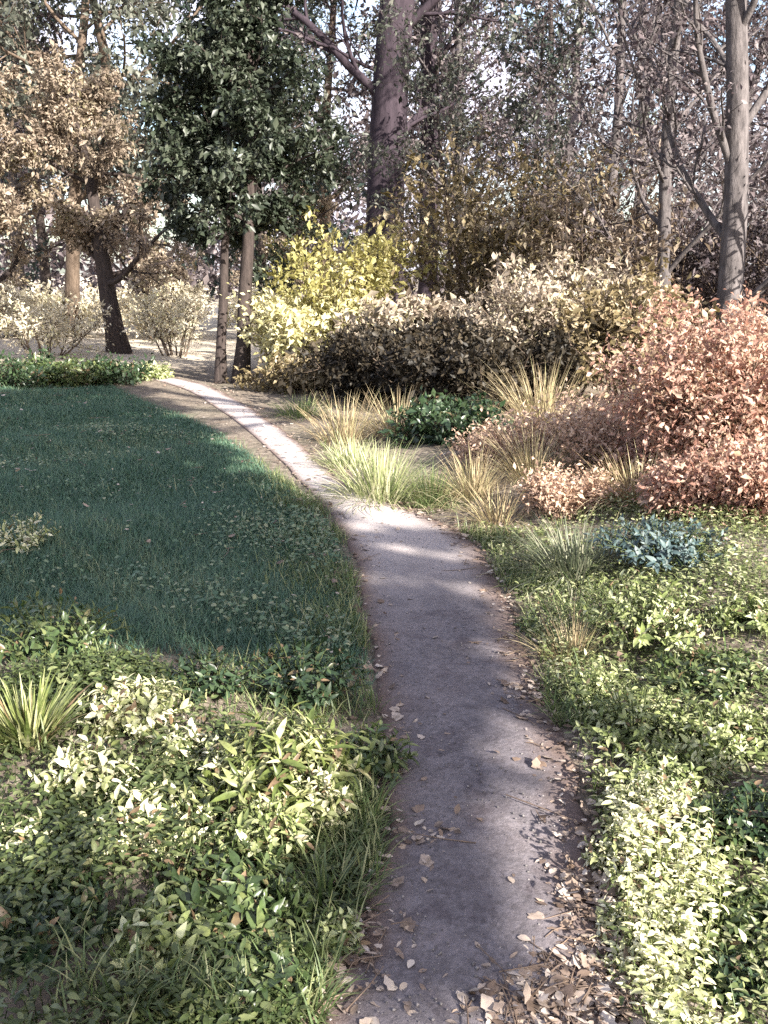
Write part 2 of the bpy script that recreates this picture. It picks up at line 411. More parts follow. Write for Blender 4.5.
# ----------------------------------------------------------------- blades: grass and strap leaves
def blades(mb, rng, base, Ln, az, lean, droop, width, nseg=3, tint=None):
    n = len(base)
    t = np.linspace(0, 1, nseg + 1)
    o = np.stack([np.cos(az), np.sin(az), np.zeros(n)], 1)
    sd = np.stack([-np.sin(az), np.cos(az), np.zeros(n)], 1)
    th = lean[:, None] + droop[:, None] * t[None, :]             # angle from vertical grows along the blade
    dt = Ln[:, None] / nseg
    r = np.concatenate([np.zeros((n, 1)), np.cumsum(np.sin(th[:, 1:]) * dt, 1)], 1)
    z = np.concatenate([np.zeros((n, 1)), np.cumsum(np.cos(th[:, 1:]) * dt, 1)], 1)
    c = base[:, None, :] + o[:, None, :] * r[..., None]; c[..., 2] += z
    prof = np.clip(1 - t ** 2.2, .03, 1) * np.clip(.45 + 2.2 * t, 0, 1)
    w = width[:, None] * prof[None, :] / 2
    v = np.stack([c - sd[:, None, :] * w[..., None], c + sd[:, None, :] * w[..., None]], 2)   # n, seg+1, 2, 3
    k = (np.arange(n) * (nseg + 1) * 2)[:, None] + (np.arange(nseg) * 2)[None, :]
    k = k.ravel()
    tt = rng.random(n) if tint is None else tint
    mb.add(v.reshape(-1, 3), np.stack([k, k + 1, k + 3, k + 2], 1), np.repeat(tt, nseg))

def build_lawn():
    rng = np.random.default_rng(11)
    # more blades close by
    y = 3.2 + 12.0 * rng.random(620000) ** 1.9
    x = -y * .46 - .3 + (y * .46 + 1.0) * rng.random(len(y))
    xy = np.stack([x, y], 1)
    m = lawn_mask(xy)
    xy = xy[rng.random(len(xy)) < m]
    b = np.column_stack([xy, gz(xy) - .004])
    n = len(b)
    patch = .5 + .25 * np.sin(b[:, 0] * 2.3 + 1.7 * np.sin(b[:, 1])) + .25 * np.sin(b[:, 1] * 1.9 + b[:, 0])
    h = (.03 + .05 * rng.random(n) ** 2) * (.6 + 1.0 * patch)
    mb = MB()
    blades(mb, rng, b, h, rng.random(n) * 6.283, rng.random(n) * .5, .3 + rng.random(n) * .9, (.0035 + .0022 * (b[:, 1] / 5)), 2,
           np.clip(.65 * rng.random(n) ** 1.3 + .4 * patch * (.4 + .6 * np.sin(b[:, 0] * 7 + b[:, 1] * 5) ** 2), 0, 1))
    tag(mb.build('grass', M['lawn_grass']), 'short mown grass of the shaded lawn left of the path', 'grass', kind='stuff')
build_lawn()

def build_weeds():
    rng = np.random.default_rng(14)
    y = 3.6 + 9 * rng.random(60000) ** 1.5
    x = -y * .45 - .2 + (y * .45 + .6) * rng.random(len(y))
    q = np.stack([x, y], 1)
    f = np.sin(x * 1.9 + 2.2 * np.sin(y * 1.3)) * np.sin(y * 1.5 + 1.3 * np.sin(x * 1.1)) + rng.normal(size=len(x)) * .35
    q = q[(f > .45) & (lawn_mask(q) > .6)]
    n = len(q)
    mb = MB()
    h = .04 + .05 * rng.random(n)
    b = np.column_stack([q, gz(q) + h])
    up = unit(rng, n) * .5; up[:, 2] += 1
    tip = unit(rng, n); tip[:, 2] *= .3
    put_leaves(mb, TPL_ROUND, b, tip, up, .014 + .016 * rng.random(n), rng)
    g = q[rng.random(n) < .5]
    blades(mb, rng, np.column_stack([g, gz(g) - .004]), .07 + .09 * rng.random(len(g)), rng.random(len(g)) * 6.28, rng.random(len(g)) * .6, .4 + rng.random(len(g)), .004 + .003 * rng.random(len(g)), 3)
    tag(mb.build('weeds', M['weed_leaf']), 'clover and coarse grass growing in patches through the lawn', 'weeds', kind='stuff')
build_weeds()

def build_verge():
    rng = np.random.default_rng(12)
    k = rng.integers(16, NP_, 60000)
    side = rng.random(len(k)) < .5
    e = np.where(side[:, None], pr_s[k], pl_s[k])
    u = pr_s[k] - pl_s[k]; u /= np.linalg.norm(u, axis=1)[:, None]
    u = np.where(side[:, None], u, -u)
    xy = e + u * (np.abs(rng.normal(size=len(k))) * .22 - .01)[:, None] + rng.normal(size=(len(k), 2)) * .03
    d, s = path_dist(xy)
    cl = np.sin(xy[:, 0] * 5 + xy[:, 1] * 3.3) + np.sin(xy[:, 1] * 7.7) + rng.normal(size=len(k)) * .5
    xy = xy[(cl > .1) & (xy[:, 1] > 1.2) & (d > -.02) & ((s < 0) | (xy[:, 1] > 3.3))]
    q = np.concatenate([np.stack([-1.6 + 1.7 * rng.random(2600), 1.6 + 2.3 * rng.random(2600)], 1), np.stack([.3 + 2 * rng.random(3000), 1.7 + 3.6 * rng.random(3000)], 1)])
    dq, sq = path_dist(q)
    xy = np.concatenate([xy, q[(dq > .04) & (np.sin(q[:, 0] * 9) + np.sin(q[:, 1] * 7 + 1) + rng.normal(size=len(q)) * .6 > .3)]])
    b = np.column_stack([xy, gz(xy) - .004]); n = len(b)
    mb = MB()
    blades(mb, rng, b, .05 + .11 * rng.random(n) ** 2, rng.random(n) * 6.283, rng.random(n) * .6, .3 + rng.random(n), .004 + .003 * rng.random(n), 3)
    tag(mb.build('verge_grass', M['rough_grass']), 'ragged longer grass along both edges of the path', 'grass', kind='stuff')
build_verge()

def build_litter():
    rng = np.random.default_rng(13)
    pts = []
    # along path edges, thick on the right near the camera
    k = rng.integers(14, NP_ - 10, 2200)
    e = np.where((rng.random(len(k)) < .68)[:, None], pr_s[k], pl_s[k])
    pts.append(e + rng.normal(size=(len(k), 2)) * .09)
    for (x, y, s, n) in [(590, 1000, .10, 420), (545, 695, .07, 130), (430, 845, .04, 34), (350, 950, .06, 70), (590, 700, .10, 90), (530, 1020, .09, 160), (590, 900, .06, 120)]:
        c = ground_at(x, y)[:2]
        pts.append(c + rng.normal(size=(n, 2)) * s)
    # sparse leaves on path and lawn, a carpet below the shrubs
    kk = rng.integers(14, NP_ - 5, 90); f = rng.random((90, 1))
    pts.append(pl_s[kk] * f + pr_s[kk] * (1 - f))
    q = np.stack([rng.random(900) * 6 - 6, 4 + rng.random(900) * 10], 1); pts.append(q)
    q = np.stack([rng.random(9000) * 14 - 5, 6.5 + rng.random(9000) * 20], 1)
    d, s = path_dist(q); pts.append(q[((s > 0) | (q[:, 1] > 14)) & (d > -.1)])
    q = np.stack([.3 + rng.random(2200) * 3, 1.5 + rng.random(2200) * 5], 1)
    d, s = path_dist(q); pts.append(q[(s > 0) & (d > 0)])
    xy = np.concatenate(pts)
    n = len(xy)
    b = np.column_stack([xy, gz(xy) + .012 + .012 * rng.random(n)])
    b[:, 2] += .035 * lawn_mask(xy)
    d = unit(rng, n); d[:, 2] *= .18
    up = unit(rng, n) * .38; up[:, 2] = 1
    mb = MB()
    kind = rng.random(n)
    for lo, hi, tpl, s0, s1 in ((0, .45, leaf_tpl(.55, .06, .08, (0, .2, .5, .8, 1), (.1, .8, 1, .6, .04)), .016, .022),
                                (.45, .75, leaf_tpl(.8, -.05, -.1, (0, .15, .4, .6, .8, 1), (.2, 1, .7, .95, .5, .1)), .02, .034),
                                (.75, 1.01, leaf_tpl(.3, .03, .05, (0, .3, .7, 1), (.2, 1, .8, .05)), .014, .03)):
        q_ = (kind >= lo) & (kind < hi)
        m_ = int(q_.sum())
        put_leaves(mb, tpl, b[q_], d[q_], up[q_], s0 + s1 * rng.random(m_) ** 1.6, rng)
    for i in range(420):                                           # fallen twigs
        k_ = rng.integers(0, min(n, 4200)); a_ = rng.random() * 6.28; l_ = .03 + .10 * rng.random() ** 2
        p_ = b[k_] + np.array([0, 0, .004]); e_ = np.array([math.cos(a_), math.sin(a_), 0]) * l_
        tube(mb, [p_ - e_, p_ + rng.normal(size=3) * np.array([.006, .006, .002]), p_ + e_], [.0022, .002, .0012], 4, .15)
    tag(mb.build('fallen_leaves', M['litter']), 'dry brown fallen leaves scattered along the path edges and under shrubs', 'leaf litter', kind='stuff')
    mb = MB()                                                     # grit on the path
    n = 2200
    kk = rng.integers(14, 150, n); f = np.clip(rng.random((n, 1)) * 1.1 - .05, 0, 1)
    c = pl_s[kk] * f + pr_s[kk] * (1 - f) + rng.normal(size=(n, 2)) * .05
    dd, _ = path_dist(c); c = c[dd < 0]; n = len(c)
    o8 = np.array([(1, 0, 0), (-1, 0, 0), (0, 1, 0), (0, -1, 0), (0, 0, .7), (0, 0, -.7)], float)
    f8 = np.array([(0, 2, 4), (2, 1, 4), (1, 3, 4), (3, 0, 4), (2, 0, 5), (1, 2, 5), (3, 1, 5), (0, 3, 5)])
    sc = .0015 + .0045 * rng.random((n, 1, 1)) ** 2.5
    v = o8[None] * sc * (.7 + .6 * rng.random((n, 6, 1))) + np.column_stack([c, np.full(n, .018)])[:, None, :]
    mb.add(v.reshape(-1, 3), (f8[None] + (np.arange(n) * 6)[:, None, None]).reshape(-1, 3), np.repeat(rng.random(n), 8))
    tag(mb.build('gravel', M['grit']), 'loose small grit lying on the grey path', 'gravel', kind='stuff')
M['grit'] = leaf_mat('grit', [(.07, .065, .065), (.13, .12, .12), (.22, .2, .2)], 0, .8, .2)
build_litter()

# ----------------------------------------------------------------- woody skeletons
def perp(rng, d):
    a = rng.normal(size=3); a -= d * a.dot(d)
    return a / (np.linalg.norm(a) + 1e-9)

def grow(rng, out, p, d, length, r, lv, levels):
    """recursive branch; out collects (points, radii, level)"""
    L = levels[lv]
    n = L['seg']
    pts = [np.array(p, float)]; d = np.array(d, float)
    for i in range(n):
        d = d + perp(rng, d) * L['wander'] + np.array([0, 0, L['up']])
        d /= np.linalg.norm(d)
        pts.append(pts[-1] + d * length / n)
    pts = np.array(pts)
    rr = r * (1 - (1 - L.get('taper', .35)) * np.linspace(0, 1, n + 1) ** L.get('tp', 1.0))
    out.append((pts, rr, lv))
    if lv + 1 >= len(levels): return
    C = levels[lv + 1]
    k = C['n'] if not isinstance(C['n'], tuple) else int(rng.integers(C['n'][0], C['n'][1] + 1))
    phase = rng.random() * 6.28
    for i in range(k):
        t = C['from'] + (C.get('to', 1) - C['from']) * (i + rng.random() * .9) / k
        j = min(int(t * n), n - 1); f = t * n - j
        q = pts[j] * (1 - f) + pts[j + 1] * f
        ax = pts[j + 1] - pts[j]; ax /= np.linalg.norm(ax)
        u = perp(rng, ax); w = np.cross(ax, u)
        ang = phase + i * 2.4 + rng.normal() * .4
        # a consistent frame so that branches go round the stem
        ref = np.array([0, 0, 1.]) if abs(ax[2]) < .9 else np.array([1., 0, 0])
        u = np.cross(ax, ref); u /= np.linalg.norm(u); w = np.cross(ax, u)
        sd = u * math.cos(ang) + w * math.sin(ang)
        a = R(C['ang'] + rng.normal() * C.get('jit', 10))
        nd = ax * math.cos(a) + sd * math.sin(a)
        ll = length * C['len'] * (1 + C.get('var', .3) * (2 * rng.random() - 1)) * (1 - C.get('shrink', .5) * t)
        if 'abs' in C: ll = C['abs'] * (.65 + .7 * rng.random()) * (1 - C.get('shrink', .5) * t)
        rj = np.interp(t, np.linspace(0, 1, n + 1), rr) * C['r']
        grow(rng, out, q, nd, ll, rj, lv + 1, levels)

def wood(out, maxlv, sides=(9, 6, 4, 3, 3), minlv=0):
    mb = MB()
    for pts, rr, lv in out:
        if minlv <= lv <= maxlv: tube(mb, pts, rr, sides[lv])
    return mb

def twig_leaves(rng, out, lvs, per, tpl, size, spread=.12, droop=.2, flat=.5):
    mb = MB()
    P, D = [], []
    for pts, rr, lv in out:
        if lv not in lvs: continue
        if rng.random() < .13: continue                      # some twigs stand bare
        n = max(1, int(per * min(2.6, rng.lognormal(-.1, .6))))
        t = rng.random(n) ** .8 * (len(pts) - 1)
        i = np.minimum(t.astype(int), len(pts) - 2); f = (t - i)[:, None]
        q = pts[i] * (1 - f) + pts[i + 1] * f
        d = pts[i + 1] - pts[i]; d /= np.linalg.norm(d, axis=1)[:, None] + 1e-9
        P.append(q + rng.normal(size=(n, 3)) * spread); D.append(d)
    P = np.concatenate(P); D = np.concatenate(D); n = len(P)
    tip = D * .5 + unit(rng, n); tip[:, 2] -= droop
    up = unit(rng, n) * (1 - flat); up[:, 2] += flat + .2
    clump = .5 + .5 * np.sin(P[:, 0] * 2.1 + 3 * np.sin(P[:, 2] * 1.7) + P[:, 1] * 1.9)
    put_leaves(mb, tpl, P, tip, up, size * np.clip(rng.lognormal(-.05, .38, n), .35, 2.0), rng, np.clip(rng.random(n) * .75 + .25 * clump, 0, 1))
    return mb

def ground_loc(x, y):
    return (x, y, gz1(x, y) - .03)

def make_tree(seed, height, r, levels, leaf=None, lean=(0, 0), woodmat='bark_brown', twig_lv=None, stems=None):
    """returns (trunk mesh, crown mesh list) in local space"""
    rng = np.random.default_rng(seed)
    out = []
    for (dx, dy, lx, ly, hh, rr) in (stems or [(0, 0, lean[0], lean[1], 1, 1)]):
        d = np.array([lx, ly, 1.]); d /= np.linalg.norm(d)
        grow(rng, out, (dx, dy, -.05), d, height * hh, r * rr, 0, levels)
    # root flare
    for pts, rr, lv in out:
        if lv == 0: rr[0] *= 1.35
    maxw = len(levels) - 1 if twig_lv is None else twig_lv
    meshes = [('trunk', wood(out, 1).mesh('trunk', M[woodmat]))]
    if maxw >= 2:
        meshes.append(('crown', wood(out, maxw, minlv=2).mesh('crown', M[woodmat])))
    if leaf:
        lv, per, tpl, size, mat, spread, droop, flat = leaf
        meshes.append(('leaves', twig_leaves(rng, out, lv, per, tpl, size, spread, droop, flat).mesh('leaves', M[mat])))
    return meshes

def place(meshes, name, label, cat, loc, group=None, rz=0, s=1.0):
    t = thing(name, label, cat, loc, group, rz)
    t.scale = (s, s, s) if not isinstance(s, tuple) else s
    crown = None
    for nm, me in meshes:
        o = link(bpy.data.objects.new(nm, me), crown if nm == 'leaves' and crown else t)
        if nm == 'crown': crown = o
    return t

def L0(seg=8, wander=.06, up=.0, taper=.4): return dict(seg=seg, wander=wander, up=up, taper=taper)

BROAD = [L0(9, .07, .02, .25),
         dict(n=20, **{'from': .25}, len=.40, var=.55, jit=16, ang=62, r=.42, seg=6, wander=.16, up=.03, shrink=.55),
         dict(n=7, **{'from': .2}, len=.42, ang=48, r=.5, seg=4, wander=.2, up=.0, shrink=.4),
         dict(n=7, **{'from': .1}, len=.45, ang=45, r=.5, seg=3, wander=.22, up=-.02, shrink=.4)]
BARE = [L0(9, .05, .02, .3),
        dict(n=16, **{'from': .10}, len=.34, ang=50, r=.38, seg=7, wander=.15, up=.07, shrink=.5),
        dict(n=8, **{'from': .15}, len=.45, ang=42, r=.5, seg=5, wander=.18, up=.03, shrink=.4),
        dict(n=7, **{'from': .1}, len=.48, ang=40, r=.5, seg=4, wander=.2, up=.02, shrink=.4)]
TALL = [L0(9, .04, .02, .55),
        dict(n=15, **{'from': .22}, len=.26, ang=58, r=.3, seg=7, wander=.14, up=.03, shrink=.3),
        dict(n=8, **{'from': .15}, len=.45, ang=45, r=.5, seg=5, wander=.18, up=.0, shrink=.4),
        dict(n=7, **{'from': .1}, len=.48, ang=42, r=.5, seg=4, wander=.2, up=.0, shrink=.4)]
FIR = [L0(8, .02, .0, .2),
       dict(n=46, **{'from': .10}, len=.30, ang=84, r=.22, seg=5, wander=.08, up=.02, shrink=.85),
       dict(n=9, **{'from': .12}, len=.36, ang=52, r=.5, seg=3, wander=.12, up=-.03, shrink=.5)]
EVER = [L0(8, .05, .03, .3),
        dict(n=20, **{'from': .30}, len=.27, ang=68, r=.35, seg=5, wander=.15, up=.02, shrink=.35),
        dict(n=8, **{'from': .15}, len=.42, ang=48, r=.5, seg=4, wander=.2, up=.0, shrink=.4),
        dict(n=6, **{'from': .1}, len=.45, ang=45, r=.5, seg=3, wander=.22, up=-.02, shrink=.4)]

def bx(x, Y):                     # ground place of something seen at column x, Y metres away
    p = at_depth(x, 300, Y)
    return ground_loc(p[0], Y)

# evergreen with a twin trunk on the far edge of the lawn
EVT = [L0(8, .05, .03, .35),
       dict(n=26, **{'from': .40}, len=.27, var=.6, jit=16, ang=74, r=.35, seg=5, wander=.15, up=.02, shrink=.6),
       dict(n=8, **{'from': .15}, len=.45, ang=48, r=.5, seg=4, wander=.2, up=.0, shrink=.4),
       dict(n=6, **{'from': .1}, len=.45, ang=45, r=.5, seg=3, wander=.22, up=-.02, shrink=.4)]
t1 = make_tree(21, 5.5, .10, EVT, ((3,), 24, TPL_TWO, .085, 'evergreen', .05, .1, .4), woodmat='bark_dark',
               stems=[(-.2, 0, .03, 0, .93, .8), (.08, .05, .07, .02, 1, 1.15)])
place(t1, 'evergreen_tree', 'dark evergreen tree with twin slim trunks at the far end of the lawn', 'tree', bx(231, 14.6))

# brown-leaved beeches on the left
t2 = make_tree(22, 5.0, .2, BROAD, ((3,), 26, TPL_TWO, .085, 'tan_leaf', .06, .25, .4), lean=(-.06, 0), woodmat='bark_dark')
BE = 'brown-leaved trees beyond the lawn'
place(t2, 'beech_tree', 'brown-leaved tree with a thick dark trunk left of the twin-trunked evergreen', 'tree', bx(116, 19.5), BE)
place(t2, 'beech_tree', 'brown-leaved tree at the left edge behind the low dark shrubs', 'tree', bx(-20, 20), BE, 2.2, 1.0)
place(t2, 'beech_tree', 'small brown-leaved tree seen between the dark trunk and the yellow shrub', 'tree', bx(290, 27), BE, 4.1, .72)

# large trunk in the middle
t3 = make_tree(23, 17, .42, TALL, ((3,), 5, TPL_TWO, .1, 'mauve_leaf', .1, .3, .3), lean=(.03, 0), woodmat='bark_mauve')
place(t3, 'oak_tree', 'massive bare tree with a broad mauve-grey trunk behind the yellow shrub', 'tree', bx(378, 21), 'tall bare trees')
t3b = make_tree(24, 15, .24, TALL, ((3,), 5, TPL_TWO, .1, 'mauve_leaf', .1, .3, .3), lean=(-.03, .02), woodmat='bark_mauve')
place(t3b, 'bare_tree', 'slimmer dark bare tree just right of the massive mauve trunk', 'tree', bx(428, 24), 'tall bare trees')

# grey barked bare trees on the right
t4 = make_tree(25, 10.5, .155, BARE, ((3,), 8, TPL_TWO, .07, 'mauve_leaf', .06, .3, .3), lean=(.02, .0), woodmat='bark_grey')
BT = 'bare grey trees behind the copper shrubs'
place(t4, 'bare_tree', 'pale grey bare tree with the thickest trunk, behind the tallest copper shrub', 'tree', bx(735, 11.5), BT, 3.6)
t4b = make_tree(26, 9.0, .10, BARE, ((3,), 7, TPL_TWO, .08, 'mauve_leaf', .08, .3, .3), lean=(-.08, .0), woodmat='bark_grey')
place(t4b, 'bare_tree', 'slender bare grey tree left of the thick pale trunk', 'tree', bx(672, 13.5), BT)
place(t4b, 'bare_tree', 'thin leaning bare tree between the olive thicket and the copper shrubs', 'tree', bx(590, 16), BT, 2.5, 1.0)
place(t4b, 'bare_tree', 'bare tree with sparse mauve leaves right of the dark conifers', 'tree', bx(640, 21), BT, 4.4, 1.25)
place(t4, 'bare_tree', 'bare grey tree farthest back on the right behind the slender ones', 'tree', bx(560, 26), BT, 1.3, 1.0)
place(t4b, 'bare_tree', 'bare twiggy tree at the right edge beyond the thick pale trunk', 'tree', bx(790, 18), BT, 3.3, 1.1)
place(t4b, 'bare_tree', 'bare twiggy tree above the olive thicket', 'tree', bx(470, 23), BT, 5.3, 1.2)

t8 = make_tree(30, 5.2, .06, BROAD, ((3,), 5, TPL_TWO, .08, 'grey_green', .06, .2, .4), woodmat='bark_dark')
YT = 'young trees right of the massive trunk'
place(t8, 'young_tree', 'slim young tree with sparse grey-green leaves right of the massive trunk', 'tree', bx(452, 19.0), YT, 2.6, 1.05)
place(t8, 'young_tree', 'slim young tree with sparse grey-green leaves above the pale tan shrub', 'tree', bx(530, 17.2), YT, 4.0, 1.05)

# conifers
t5 = make_tree(27, 14, .17, FIR, ((2,), 26, TPL_TWO, .15, 'conifer', .07, .3, .5), woodmat='bark_dark')
CO = 'dark conifers in the background'
place(t5, 'conifer', 'dark blue-green conifer between the bare trunks right of centre', 'tree', bx(545, 33), CO)
place(t5, 'conifer', 'dark conifer rising behind the twin-trunked evergreen', 'tree', bx(262, 27), CO, 1.0, .95)
place(t5, 'conifer', 'dark conifer at the upper left behind the brown-leaved trees', 'tree', bx(48, 34), CO, 2.0, 1.05)

# grey-green broadleaf trees far back
t6 = make_tree(28, 11.5, .20, BROAD, ((3,), 16, TPL_TWO, .15, 'grey_green', .16, .2, .4), woodmat='bark_brown')
GG = 'grey-green trees in the background'
for lab, x, Y, rz, s in [
    ('grey-green leafy tree behind the dark trunk on the left', 150, 27, 0.3, 1.05),
    ('grey-green leafy tree behind the yellow shrub', 325, 34, 1.9, 1.1),
    ('grey-green leafy tree just behind the brown-leaved trees at the left', 70, 24.5, 2.9, .95),
    ('grey-green leafy tree farthest back at the upper left corner', -20, 38, 3.9, 1.1)]:
    place(t6, 'broadleaf_tree', lab, 'tree', bx(x, Y), GG, rz, s)
t7 = make_tree(29, 10.5, .18, BROAD, ((3,), 13, TPL_TWO, .14, 'mauve_leaf', .15, .2, .4), woodmat='bark_grey')
MV = 'mauve-brown trees in the background'
for lab, x, Y, rz, s in [
    ('mauve-brown leafy tree right of the massive trunk', 468, 31, 0.3, 1.05),
    ('mauve-brown leafy tree behind the thick pale trunk', 715, 26, 1.9, .9),
    ('mauve-brown leafy tree between the conifer and the slender bare trees', 625, 36, 3.9, 1.1),
    ('mauve-brown leafy tree at the far left beyond the lawn', 20, 27, 5.0, .9)]:
    place(t7, 'broadleaf_tree', lab, 'tree', bx(x, Y), MV, rz, s)

# far-off wood closing the view all round
def far_wood():
    rng = np.random.default_rng(31)
    mb = MB()
    n = 52000
    a = rng.random(n) * 2.4 + (math.pi / 2 - 1.2)
    rr = 48 + rng.random(n) * 26
    hm = 6.5 + 2.5 * np.sin(a * 17) + 1.8 * np.sin(a * 41 + 1)
    z = hm * rng.random(n) ** 1.1
    P = np.stack([rr * np.cos(a), rr * np.sin(a), z], 1)
    P += rng.normal(size=P.shape) * .3
    put_leaves(mb, TPL_TWO, P, unit(rng, n), unit(rng, n) + np.array([0, 0, .5]), .35 + .35 * rng.random(n), rng)
    o = mb.build('woodland', M['dusk_leaf'])
    tag(o, 'hazy mauve-brown wood closing the view behind every tree', 'woodland', kind='stuff')
far_wood()

# ----------------------------------------------------------------- shrubs
SHR = [L0(5, .12, .03, .4),
       dict(n=6, **{'from': .2}, len=.55, ang=42, r=.55, seg=4, wander=.18, up=.03, shrink=.4),
       dict(n=6, **{'from': .15}, len=.55, ang=42, r=.55, seg=3, wander=.2, up=.0, shrink=.4)]

def make_shrub(seed, H, W, nst, mat, per, size, tpl=TPL_TWO, bark='bark_brown', r=.018, spread=.05, droop=.15, flat=.4, splay=.5, lv=(1, 2)):
    """many-stemmed shrub of height H and width W"""
    rng = np.random.default_rng(seed)
    out = []
    for i in range(nst):
        a = i * 2.4 + rng.random()
        k = math.sqrt((i + .5) / nst)
        d = np.array([math.cos(a) * k * splay * W / H * 1.25, math.sin(a) * k * splay * W / H * 1.25, 1.0]); d /= np.linalg.norm(d)
        l = H * (.72 - .12 * k) * (.85 + .3 * rng.random()) / max(d[2], .55)
        grow(rng, out, (math.cos(a) * k * W * .14, math.sin(a) * k * W * .14, -.03), d, l, r * (.8 + .4 * rng.random()), 0, SHR)
    return [('stems', wood(out, 2, (5, 4, 3)).mesh('stems', M[bark])),
            ('foliage', twig_leaves(rng, out, lv, per, tpl, size, spread, droop, flat).mesh('foliage', M[mat]))]

def fit(x, ytop, Y):
    """place on the ground and height for something whose top is seen at (x, ytop), Y metres away"""
    p = at_depth(x, ytop, Y)
    loc = ground_loc(p[0], Y)
    return loc, p[2] - loc[2], Y / math.cos(PITCH) / F * 1.0

def shrub(seed, name, label, group, x, ytop, Y, wpx, mat, nst=10, per=8, size=.08, **k):
    loc, H, m = fit(x, ytop, Y)
    return place(make_shrub(seed, H, wpx * m, nst, mat, per, size, **k), name, label, 'shrub', loc, group)

FS = 'pale sunlit shrubs at the far end'
for i, (x, yt, Y, w_, m, lab) in enumerate([
    (160, 268, 24, 90, 'sunlit_hay_leaf', 'pale shrub with sunlight in its leaf colour, between the dark trunk and the twin trunks, farthest back'),
    (60, 285, 25, 110, 'sunlit_hay_leaf', 'pale shrub with sunlight in its leaf colour, left of the thick dark trunk'),
    (-10, 280, 24, 90, 'sunlit_hay_leaf', 'pale shrub with sunlight in its leaf colour, at the left edge farthest back'),
    (405, 278, 14.0, 100, 'straw_leaf', 'pale straw-coloured shrub right of the low pale yellow one'),
    (262, 282, 23, 80, 'sunlit_hay_leaf', 'pale shrub with sunlight in its leaf colour, right behind the twin trunks')]):
    shrub(130 + i, 'pale_shrub', lab, FS, x, yt, Y, w_, m, 14, 10, .1)
BG = 'shrubs in the thicket beyond the bend'
shrub(41, 'yellow_shrub', 'yellow-green shrub rising below the massive trunk', None, 345, 190, 15.2, 105, 'yellow_leaf', 16, 9, .09)
shrub(42, 'pale_shrub', 'low pale yellow shrub right of the twin trunks', None, 300, 280, 14.4, 120, 'lemon_leaf', 16, 9, .09)
shrub(43, 'olive_shrub', 'tall olive-brown shrub in the middle of the thicket', BG, 505, 118, 15.6, 180, 'olive_leaf', 24, 11, .095, flat=.7)
shrub(44, 'tan_shrub', 'tall tan-brown shrub right of the tallest one, below the slender bare trees', BG, 590, 130, 14.5, 170, 'tan_leaf', 20, 9, .095, flat=.7)
shrub(45, 'tan_shrub', 'pale tan shrub in front of the olive thicket', BG, 562, 235, 12.4, 150, 'straw_leaf', 20, 11, .075)
shrub(46, 'dark_shrub', 'low brown shrub with shade in its leaf colour, in the hollow beyond the path bend', BG, 478, 320, 11.6, 190, 'hollow_shade_leaf', 30, 14, .075)
shrub(47, 'dark_shrub', 'low brown shrub with shade in its leaf colour, nearer the twin trunks', BG, 385, 328, 12.8, 150, 'hollow_shade_leaf', 26, 13, .075)
shrub(48, 'olive_shrub', 'low olive shrub between the twin trunks and the dark hollow', BG, 300, 352, 13.6, 110, 'olive_leaf', 12, 8, .07)
shrub(49, 'evergreen_shrub', 'small dark green shrub just beyond the pale grass at the bend', None, 455, 402, 9.0, 100, 'deep_leaf', 12, 12, .06)

DR = 'dark mauve shrubs under the bare trees'
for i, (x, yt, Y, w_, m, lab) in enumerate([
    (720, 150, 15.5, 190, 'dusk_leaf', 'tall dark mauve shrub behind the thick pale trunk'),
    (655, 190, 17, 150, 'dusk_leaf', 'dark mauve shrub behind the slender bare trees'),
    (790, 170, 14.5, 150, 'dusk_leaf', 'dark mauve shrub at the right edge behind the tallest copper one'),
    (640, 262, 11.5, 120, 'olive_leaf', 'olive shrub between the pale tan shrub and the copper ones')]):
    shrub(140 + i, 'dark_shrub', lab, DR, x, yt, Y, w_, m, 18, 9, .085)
CS = 'copper-leaved shrubs right of the path'
shrub(51, 'copper_shrub', 'tallest copper-leaved shrub, at the right edge of the photo', CS, 745, 280, 6.6, 170, 'copper_leaf', 34, 26, .038, r=.012)
shrub(52, 'copper_shrub', 'copper-leaved shrub left of the tallest one, above the blue-green plant', CS, 694, 358, 7.0, 110, 'copper_leaf', 22, 18, .037, r=.012)
shrub(53, 'copper_shrub', 'broad pinkish-brown shrub in the middle of the right bank', CS, 595, 398, 7.6, 160, 'rust_leaf', 34, 8, .036, r=.01)
shrub(54, 'copper_shrub', 'low pinkish-brown shrub nearest the bend of the path', CS, 505, 430, 7.8, 100, 'rust_leaf', 24, 8, .034, r=.008)
shrub(55, 'copper_shrub', 'copper-leaved shrub leaning into the right edge above the cream plants', CS, 768, 440, 5.5, 120, 'copper_leaf', 24, 20, .036, r=.01)

shrub(56, 'copper_shrub', 'copper-leaved shrub low in front, just above the blue-green plant', CS, 708, 458, 5.7, 110, 'copper_leaf', 22, 15, .034, r=.009)
shrub(57, 'copper_shrub', 'low pinkish-brown shrub between the broad one and the olive grass tuft', CS, 570, 475, 6.2, 90, 'rust_leaf', 22, 8, .03, r=.007)
